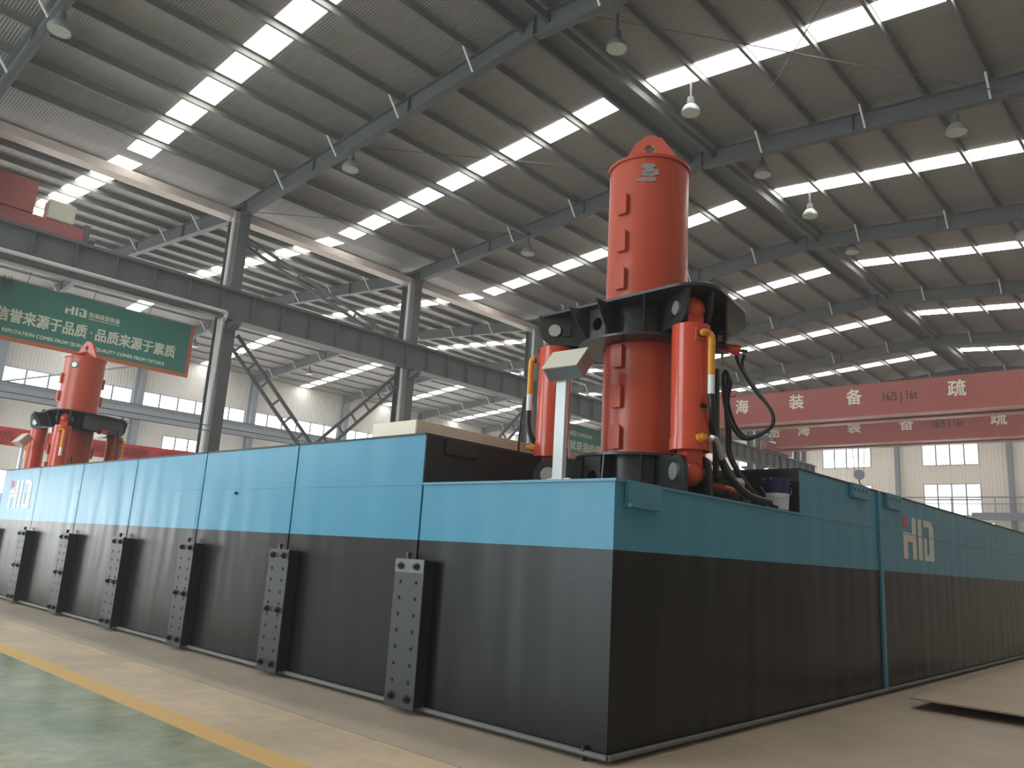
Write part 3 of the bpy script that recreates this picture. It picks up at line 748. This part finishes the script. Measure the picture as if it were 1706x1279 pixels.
# forward pontoon on the right hand side
xa, xb = 6.315, 23.0
t = thing('pontoon', (xa, 0, 0), 'long teal and black pontoon at the right with the pale emblem', 'pontoon')
MB().box(xa, 0, .04, xb, PW-.012, HT).build('hull', m_hull, t, smooth=0)
MB().box(xa, -.014, HT, xb, PW-.02, HT+.02).build('deck_edge', m_bulk, t, smooth=0)
MB().box(xa, -.006, LT+.005, xb, 0, LT+.017).build('weld_seam', m_hull, t, smooth=0)
MB().box(xa-.0, -.012, .06, xa+.03, -.001, HT+.01).build('end_flange', m_teal, t, smooth=0)
b = MB().box(6.52, -.05, HT-.17, 7.12, -.001, HT+.02, .006).box(6.52, -.065, HT-.195, 7.12, -.001, HT-.165); b.build('joint_pad', m_teal, t)
b = MB()
for k in range(4): b.cyl((6.60+.14*k, -.052, HT-.06), (6.60+.14*k, -.05, HT-.06), .018, n=10)
b.build('bolt_hole', m_hole, t)
MB().tube([(xa-.02, -.03, .055), (xb, -.03, .055)], .024, sub=1).build('rub_bar', m_rail, t)
MB().box(xa+1.5, .1, 0, xa+1.8, 2.2, .04).box(14, .1, 0, 14.3, 2.2, .04).box(21, .1, 0, 21.3, 2.2, .04).build('keel_block', m_bulk, t, smooth=0)
logo_on(t, (7.28, -.001, 1.78), (1, 0, 0), 1.53, .62)
# beige deck box
o = thing('deck_box', (2, 3.5, HT), 'long beige box on the deck behind the step in the blue hull', 'box')
MB().box(.03, 2.56, HT+.018, 4.2, 3.30, 2.815, .008).build('body', m_beige, o)

# ------------------------------------------------------------------ spuds
def spud_set(T, tz, which):
    tx, ty = T
    P = lambda r, az, z: (tx+r*math.cos(math.radians(az)), ty+r*math.sin(math.radians(az)), z)
    rad = lambda az: Vector((math.cos(math.radians(az)), math.sin(math.radians(az)), 0))
    near = which == 'near'; wd = 'near' if near else 'far'
    deck = LT+.022
    # --- spud tube
    t = thing('spud', (tx, ty, deck), 'tall red spud tube with a lifting eye on the %s' % ('near corner of the hull' if near else 'far left end of the hull'), 'spud', 'red spud tubes')
    R = .463; ztop = 6.05+tz
    MB().cyl((tx, ty, deck), (tx, ty, ztop-.03), R, n=64).build('tube', m_orange, t)
    MB().ring((tx, ty), R-.01, R+.022, ztop-.035, ztop, 64).cyl((tx, ty, ztop-.03), (tx, ty, ztop-.005), R, n=64).build('top_rim', m_orange, t)
    az = 108; d = rad(az); n_ = rad(az+90)
    out = [(-.44, 0), (.44, 0), (.40, .05), (.15, .43)] + [(.12*math.cos(a), .40+.085*math.sin(a)) for a in [PI*k/8 for k in range(1, 8)]] + [(-.15, .43), (-.40, .05)]
    me = plate2d(out, [(0, .30, .062)], .06)
    MB().mesh(me, frame((tx, ty, ztop-.004), d, (0, 0, 1))).build('lifting_lug', m_orange, t)
    b = MB()
    for sg in (-1, 1):
        b.prism([Vector((tx, ty, ztop-.004))+n_*sg*.03-d*.02, Vector((tx, ty, ztop-.004))+n_*sg*.42-d*.02, Vector((tx, ty, ztop+.04))+n_*sg*.40-d*.02, Vector((tx, ty, ztop+.215))+n_*sg*.03-d*.02], d*.04)
    b.build('lug_gusset', m_orange, t, smooth=0)
    for azp in (176, 356):
        for zc in [5.47-.447*k for k in range(7)]:
            if not near: zc += tz
            if abs(zc-4.05) < .30 or zc < 2.7: continue
            q = rad(azp); s = Vector((-q.y, q.x, 0)); c = Vector((tx, ty, zc))+q*(R-.012)
            pr = [(-.075, -.10), (-.045, -.13), (.075, -.13), (.075, .10), (.045, .13), (-.075, .13)]
            MB().prism([c+s*a+Vector((0, 0, h)) for a, h in pr], q*.062).build('rack_tooth', m_orange, t, smooth=0)
    if near:
        b = MB(); random.seed(7)
        for (a, zz, w_, h_) in ((212, 5.90, .16, .05), (215, 5.82, .2, .08), (209, 5.74, .22, .04), (216, 5.73, .12, .05), (213, 5.87, .1, .1)):
            q = rad(a); s = Vector((-q.y, q.x, 0)); c = Vector((tx, ty, zz))+q*(R*math.cos(w_/2/R)-.0)
            o_ = [(-w_/2, -h_/2), (w_*.1, -h_*.6), (w_/2, -h_*.3), (w_*.42, h_/2), (-.1*w_, h_*.6), (-w_*.5, h_*.2)]
            b.prism([c+s*a_+Vector((0, 0, h)) for a_, h in o_], q*.014)
        tag(b.build('ground_weld_patch', m_scuff, t, smooth=0), 'bare ground metal patch')
    else:
        q = rad(222); c = Vector((tx, ty, ztop-.24))
        MB().cyl(c+q*(R-.03), c+q*(R+.006), .10, n=20).build('pin_hole_ring', m_black, t)
        MB().cyl(c+q*(R-.02), c+q*(R+.010), .065, n=20).build('pin_hole_light_disc', m_white, t)  # white disc painted for the daylight showing through the hole
    # --- black frames: upper carriage and deck collar
    def frame_set(nm, lab, z0, z1, ztopplate, upper):
        t = thing(nm, (tx, ty, z0), lab, 'frame', 'black spud frames')
        lobes = [(0, .88, .46), (120, .98, .25), (240, 1.0, .33), (285, .68, .43), (322, .72, .46)]
        if upper:
            pts = []
            for azc, rc, rr in sorted(lobes, key=lambda q: q[0]):
                c = rad(azc)*rc
                for k in range(48):
                    a = math.radians(azc+k*7.5); pts.append((c.x+rr*math.cos(a), c.y+rr*math.sin(a)))
            me = plate2d(hull2d(pts), [(0, 0, R+.012)], .03)
            MB().mesh(me, Matrix.Translation((tx, ty, z1))).build('top_plate', m_black, t)
            for a1, a2, r1, r2_ in ((262, 338, 1.10, 1.10), (22, 98, 1.10, 1.02)):
                p_, q_ = Vector((tx, ty, 0))+rad(a1)*r1, Vector((tx, ty, 0))+rad(a2)*r2_
                MB().bar((p_.x, p_.y, 4.03), (q_.x, q_.y, 4.03), .016, .36).build('side_web', m_black, t, smooth=0)
            for azc, rc in ((0, 1.12), (120, .98)):
                c = rad(azc)*rc; me = plate2d([(-.07, 0), (.07, 0), (.07, .10)]+[(.07*math.cos(a), .10+.07*math.sin(a)) for a in [PI*k/8 for k in range(1, 8)]]+[(-.07, .10)], [(0, .10, .03)], .025)
                MB().mesh(me, frame((tx+c.x, ty+c.y, z1+.015), rad(azc+90), (0, 0, 1))).build('lifting_eye', m_black, t)
            MB().ring((tx, ty), R+.012, .76, z0, z0+.025, 48).build('lower_flange', m_black, t)
        else:
            MB().ring((tx, ty), R+.012, .74, z1-.02, z1+.005, 48).build('top_flange', m_black, t)
        MB().ring((tx, ty), R+.012, .585, z0 if not upper else z0+.025, z1-.02, 48).build('collar', m_black, t)
        hgt = z1-.02-(z0+.025 if upper else z0); zl = z0+.025 if upper else z0
        for a in (154, 181, 212, 275, 300, 325, 32, 60, 90):
            q = rad(a); s = Vector((-q.y, q.x, 0))
            ro_t, ro_b = (.98, .74) if upper else (.74, .78)
            if upper and a in (275, 300, 325, 32, 60, 90): ro_t = .9
            MB().prism([Vector((tx, ty, 0))+q*r_+Vector((0, 0, z_))-s*.008 for r_, z_ in ((.58, zl), (ro_b, zl), (ro_t, z1-.018), (.58, z1-.018))], s*.016).build('rib', m_black, t, smooth=0)
        pa, pb = rad(156)*.72, rad(176)*.70; ch = pb-pa; wl = ch.length
        me = plate2d([(0, 0), (wl, 0), (wl, hgt), (0, hgt)], [(wl/2, hgt*.46, .072)], .014)
        MB().mesh(me, frame((tx+pa.x, ty+pa.y, zl), ch, (0, 0, 1))).build('holed_panel', m_black, t)
        # lug pairs
        zp = 4.04 if upper else 2.38
        for azc, rc in ((0, 1.02), (120, 1.02), (240, 1.02)):
            q = rad(azc); s = Vector((-q.y, q.x, 0))
            if upper: o_ = [(.58, .30-.12), (.58, -.17), (1.0, -.17)] + [(rc+.17*math.cos(a), .17*math.sin(a)) for a in [-PI/2+PI/2*k/6 for k in range(0, 7)]] + [(rc+.20, .19), (.62, .19)]
            else: o_ = [(.58, -.23), (rc+.19, -.23), (rc+.17, .0)] + [(rc+.17*math.cos(a), .17*math.sin(a)) for a in [PI*k/10*.9 for k in range(0, 8)]] + [(.8, .19), (.58, .19)]
            for sg in (-1, 1):
                me = plate2d(o_, [], .03)
                MB().mesh(me, frame(Vector((tx, ty, zp))+s*sg*.135, q, (0, 0, 1))).build('lug_plate', m_black, t)
            c = Vector((tx, ty, zp))+q*rc
            MB().cyl(c-s*.185, c+s*.185, .072 if upper else .085, n=24).build('pin', m_pin, t)
            if upper:
                k_ = c-q*.20-s*.16*(-1 if azc == 120 else 1)
                for sg in (-1, 1): MB().obox(c-q*.14+s*.158*sg, q, s, (0, 0, 1), .09, .03, .13).build('pin_keeper', m_black, t)
        return t
    frame_set('carriage_frame', 'black winged carriage frame gripping the red tube of the %s spud' % wd, 3.83, 4.22, 0, True)
    if not near:
        c = rad(120)*1.15
        pass
    frame_set('deck_collar', 'black ribbed collar on the deck around the foot of the %s red tube' % wd, deck, 2.585, 0, False)
    # --- hydraulic cylinders
    for azc, nm in ((0, 'behind the tube'), (120, 'on the left of the tube'), (240, 'in front at the right of the tube')):
        q = rad(azc); s = Vector((-q.y, q.x, 0)); c = Vector((tx, ty, 0))+q*1.02
        t = thing('hydraulic_cylinder', (c.x, c.y, deck), 'red hydraulic lifting cylinder of the %s spud, %s' % (wd, nm), 'cylinder', 'red lifting cylinders')
        z0, z1 = 2.64, 3.86
        MB().cyl((c.x, c.y, z0), (c.x, c.y, z1), .192, n=40).build('barrel', m_cyl, t)
        MB().cyl((c.x, c.y, z0-.05), (c.x, c.y, z0+.06), .203, n=40).build('end_flange', m_cyl, t)
        for zz, up in ((4.04, 1), (2.38, -1)):
            b = MB(); b.sphere(c+Vector((0, 0, zz)), .140, (1, 1, 1), 32)
            za, zbb = (z1-.02, zz) if up > 0 else (zz, z0-.03)
            b.obox(c+Vector((0, 0, (za+zbb)/2)), q, s, Vector((0, 0, 1)), .19, .17, abs(zbb-za))
            b.build('eye', m_cyl, t)
        # pipes and fittings
        side = {0: rad(300), 120: rad(120), 240: rad(238)}[azc]; out_ = {0: rad(300), 120: rad(120), 240: rad(258)}[azc]
        f = c+side*.19; zp_ = 3.74
        MB().obox(f+Vector((0, 0, zp_)), side, side.cross(Vector((0, 0, 1))), Vector((0, 0, 1)), .05, .11, .12).build('port_block', m_cyl, t, smooth=0)
        MB().cyl(f+side*.02+Vector((0, 0, zp_)), f+side*.06+Vector((0, 0, zp_)), .042, n=6).build('fitting', m_black, t)
        g_ = c+out_*(.265 if azc != 120 else .29)
        MB().tube([f+side*.05+Vector((0, 0, zp_)), f+side*.075+Vector((0, 0, zp_)), (f+side*.05)*.35+g_*.65+Vector((0, 0, zp_)), g_+Vector((0, 0, zp_-.05)), g_+Vector((0, 0, 3.5)), g_+Vector((0, 0, 3.32))], .036, n=14).build('yellow_pipe', m_yellow, t)
        MB().cyl(g_+Vector((0, 0, 3.32)), g_+Vector((0, 0, 3.13)), .034, n=14).build('hose_ferrule', m_white, t)
        MB().cyl(f+Vector((0, 0, 2.70)), f+side*.06+Vector((0, 0, 2.70)), .045, n=6).cyl(f+side*.05+Vector((0, 0, 2.70)), f+side*.11+Vector((0, 0, 2.70)), .026, n=10).build('lower_fitting', m_yellow, t)
        if azc == 240 and near:
            v = rad(252); fq = c+v*.193+Vector((0, 0, 3.02))
            MB().obox(fq, v, v.cross(Vector((0, 0, 1))), Vector((0, 0, 1)), .006, .085, .045).build('name_plate', m_black, t, smooth=0)
    # --- locking clamps with their red rams
    for zc, nm in ((3.93, 'upper'), (2.36, 'lower')):
        q = rad(300); s = Vector((-q.y, q.x, 0)); c = Vector((tx, ty, zc))+q*.72
        t = thing('locking_clamp', (c.x, c.y, zc), '%s black locking clamp with a short red ram on the %s spud' % (nm, wd), 'clamp', 'spud locking clamps')
        for dz in (-.075, .075):
            MB().obox(c+Vector((0, 0, dz)), q, s, Vector((0, 0, 1)), .40, .26, .022).build('jaw_plate', m_black, t, smooth=0)
        MB().obox(c-q*.16, q, s, Vector((0, 0, 1)), .06, .22, .20).build('mount', m_black, t, smooth=0)
        MB().cyl(c-q*.05-s*.05, c+q*.30-s*.05-Vector((0, 0, .09)), .048, n=20).cyl(c+q*.24-s*.05-Vector((0, 0, .078)), c+q*.32-s*.05-Vector((0, 0, .093)), .058, n=20).build('ram', m_cyl, t)
        MB().cyl(c+q*.32-s*.05-Vector((0, 0, .09)), c+q*.40-s*.05-Vector((0, 0, .10)), .02, n=10).build('ram_fitting', m_black, t)
        MB().cyl(c-q*.02+s*.06-Vector((0, 0, .12)), c-q*.02+s*.06+Vector((0, 0, .12)), .035, n=14).build('pivot_pin', m_pin, t)
    # --- control box on a post
    bx, by = P(1.02, 156, 0)[:2]
    t = thing('control_box', (bx, by, deck), 'slanted grey control box on a white post beside the %s red tube' % wd, 'control box', 'control boxes')
    MB().box(bx-.035, by-.065, deck+.01, bx-.025, by+.065, 3.42).box(bx-.03, by-.065, deck+.01, bx+.03, by-.058, 3.42).box(bx-.03, by+.058, deck+.01, bx+.03, by+.065, 3.42).build('post', m_white, t, smooth=0)
    MB().box(bx-.10, by-.17, deck, bx+.10, by+.17, deck+.012).cyl((bx, by-.16, deck), (bx, by-.16, deck+.05), .012, n=8).build('foot_plate', m_white, t)
    pl = plate2d([(-.19, 0), (.19, 0), (.19, .06)] + [(.13+.06*math.cos(a), .10+.06*math.sin(a)) for a in [PI/2*k/5 for k in range(6)]] + [(-.13-.06*math.sin(a), .10+.06*math.cos(a)) for a in [PI/2*k/5 for k in range(6)]] + [(-.19, .06)], [], .012)
    MB().mesh(pl, frame((bx-.0, by, deck), (0, -1, 0), (0, 0, 1))).build('foot_gusset', m_white, t)
    A = math.radians(50); ln = Vector((-math.sin(A), 0, math.cos(A))); dn = Vector((math.cos(A), 0, math.sin(A)))
    rz = Matrix.Rotation(math.radians(3), 3, 'Z'); ln, dn = rz @ ln, rz @ dn; ya_ = ln.cross(dn)
    cb = Vector((bx-.05, by-.10, 3.50))
    MB().obox(cb, dn, ya_, ln, .28, .44, .17).build('enclosure', m_stainless, t, smooth=0)
    MB().obox(cb+ln*.092, dn, ya_, ln, .30, .46, .014).build('lid', m_greybox, t, smooth=0)
    MB().cyl(cb-ya_*.22+ln*.03, cb-ya_*.24+ln*.03, .018, n=10).build('latch', m_pin, t)
    return P, rad
Pn, radn = spud_set((2.1, 1.13), 0.0, 'near')
Pf, radf = spud_set((1.65, 17.75), -.33, 'far')
dk = LT+.022
# hoses and posts on the near corner
def hose(pts, r, lab, m=m_hose, grp='black hydraulic hoses'):
    return tag(MB().tube(pts, r, 12).build('hydraulic_hose', m), lab, 'hose', grp)
cR = Vector(Pn(1.02, 240, 0)); fR = cR+radn(258)*.265
hose([(fR.x, fR.y, 3.13), (fR.x+.03, fR.y+.0, 2.98), (fR.x+.16, fR.y+.06, 2.8), (fR.x+.45, fR.y+.12, 2.55), (fR.x+.9, fR.y+.13, 2.30), (fR.x+1.25, fR.y+.1, dk+.05)], .034, 'thick black hose sloping from the front red cylinder down to the deck by the pail')
fr2 = cR+radn(262)*.27
MB_ = MB().tube([(fr2.x-.02, fr2.y, 2.70), (fr2.x+.06, fr2.y, 2.69), (fr2.x+.18, fr2.y+.03, 2.62), (fr2.x+.26, fr2.y+.05, 2.54)], .03, 12)
tag(MB_.build('hose_elbow', m_pin), 'silver bent hose end at the foot of the front red cylinder', 'hose fitting')
hose([(fr2.x+.26, fr2.y+.05, 2.54), (fr2.x+.5, fr2.y+.09, 2.40), (fr2.x+.85, fr2.y+.06, 2.24), (fr2.x+1.2, fr2.y-.02, dk+.04)], .038, 'thick black hose lying from the silver elbow along the deck edge')
for dx, lb, r in ((0, 'big black hose loop hanging from the carriage clamp at the right of the spud', .022), (.07, 'inner black hose loop beside the big one at the right of the spud', .018)):
    hose([(2.98+dx, .46-dx, 3.93), (3.0+dx, .42, 3.78), (3.0+dx, .26, 3.51), (3.0+dx, .06+dx*.3, 3.25), (3.0+dx, .03+dx*.5, 3.08), (3.0+dx, .15+dx*.3, 2.98+dx*.3), (3.0+dx, .37, 2.93+dx*.4), (3.0+dx, .53-dx*.3, 3.1), (3.0+dx, .615-dx*.2, 3.37), (3.0+dx, .63-dx*.2, 3.66), (3.0+dx, .60-dx*.2, 3.74-dx), (3.0+dx, .57, 3.66-dx), (3.0+dx, .60, 3.40), (3.0+dx, .58, 3.0), (3.0+dx, .56, 2.75), (3.1+dx, .42, 2.45), (3.2+dx, .25, 2.25), (3.3+dx, .12, dk+.03)], r, lb)
t = thing('hose_post', (3.0, .72, dk), 'slim black steel post standing behind the front red cylinder', 'post')
MB().box(2.975, .69, dk, 3.025, .75, 3.78).build('upright', m_black, t, smooth=0)
MB().box(2.93, .64, dk, 3.07, .80, dk+.012).build('foot', m_black, t, smooth=0)
cL = Vector(Pn(1.02, 120, 0)); fL = cL+radn(120)*.29
hose([(fL.x, fL.y, 3.13), (fL.x, fL.y-.0, 2.98), (fL.x+.03, fL.y-.04, 2.82), (fL.x+.12, fL.y-.12, 2.66)], .03, 'short black hose below the yellow pipe of the left red cylinder')
hose([(fL.x-.02, fL.y+.06, 3.30), (fL.x-.03, fL.y+.09, 3.0), (fL.x-.03, fL.y+.1, 2.7), (fL.x, fL.y+.1, 2.45), (fL.x, fL.y+.08, dk+.02)], .012, 'thin black hose hanging to the deck left of the left red cylinder')
for azc, lb in ((240, 'thin black hose beside the front cylinder of the far spud'), (0, 'thin black hoses behind the far red tube')):
    c = Vector(Pf(1.02, azc, 0)); f = c+radf(300)*.35
    hose([(f.x, f.y, 3.13), (f.x+.02, f.y, 2.9), (f.x+.1, f.y+.05, 2.6), (f.x+.2, f.y+.1, dk+.03)], .03, lb)
c = Vector(Pf(1.1, 312, 0))
hose([(c.x, c.y, 3.95), (c.x+.1, c.y+.1, 3.5), (c.x+.05, c.y-.05, 3.0), (c.x, c.y, 2.5), (c.x, c.y, dk+.03)], .03, 'black hose hanging from the carriage clamp of the far spud')
o = MB().box(.95, 2.02, dk, 1.0, 2.2, dk+.09).box(1.0, 2.02, dk, 1.25, 2.05, dk+.05).build('deck_bracket', mat('rusty_bracket', (.16, .12, .09), .6))
tag(o, 'small rusty steel bracket on the low deck under the dark bulkhead', 'bracket')
# pail
px, py = 3.42, .19
t = thing('paint_pail', (px, py, dk), 'dark blue paint pail with a pale label standing on the deck edge', 'pail')
MB().cyl((px, py, dk), (px, py, dk+.36), .132, .150, n=40).build('body', m_navy, t)
MB().ring((px, py), .148, .160, dk+.26, dk+.272, 40).ring((px, py), .148, .162, dk+.305, dk+.317, 40).build('rib', m_navy, t)
MB().cyl((px, py, dk+.345), (px, py, dk+.372), .164, n=40).build('lid', m_navy, t)
b = MB(); n = 24; a0, a1 = math.radians(150), math.radians(285); lo, hi = [], []
for k in range(n+1):
    a = a0+(a1-a0)*k/n
    r0, r1 = .1335+.0, .1335+.0095
    lo.append(b.bm.verts.new((px+r0*math.cos(a), py+r0*math.sin(a), dk+.02))); hi.append(b.bm.verts.new((px+(r1+.001)*math.cos(a), py+(r1+.001)*math.sin(a), dk+.20)))
for k in range(n): b.bm.faces.new((lo[k], lo[k+1], hi[k+1], hi[k]))
b.build('label_wrap', m_label, t)
pts = [(px+.165*math.cos(a)*1.0, py-.165*math.sin(a)*.0-.0, 0) for a in (0,)]
e = Vector((.6, -.8, 0)); f_ = Vector((-.8, -.6, 0))
MB().tube([Vector((px, py, dk+.27))+e*.165*math.cos(a)+f_*.17*math.sin(a)-Vector((0, 0, .13*math.sin(a))) for a in [PI*k/10 for k in range(11)]], .004, n=6, sub=2).build('handle', m_pin, t)
MB().sphere((px+.06, py+.02, dk+.38), .06, (1.2, .8, .25), 12).build('rag', mat('dirty_rag', (.25, .27, .16), .8, 0, .3, 20), t)
o = MB().tube([(2.24, .10, dk+.20), (2.32, .08, dk+.21), (2.40, .12, dk+.15), (2.46, .08, dk+.10), (2.56, .12, dk+.05)], .045, 10).build('bundled_rag', mat('pale_rag', (.55, .50, .44), .8, 0, .2, 15, ('noise', 18, .03, (1, 1, 1))))
tag(o, 'pale crumpled wrapping on the hose ends beside the lower clamp', 'wrapping')
# loose steel plate on the floor
t = thing('steel_plate', (7.2, -2.1, 0), 'large dusty steel plate lying raised on blocks at the right of the floor', 'plate')
MB().box(5.32, -4.4, .105, 11.3, -.58, .125).build('sheet', m_plate, t, smooth=0)
for x in (5.9, 9.5): MB().box(x, -4.3, 0, x+.2, -.9, .105).build('support_block', m_bulk, t, smooth=0)
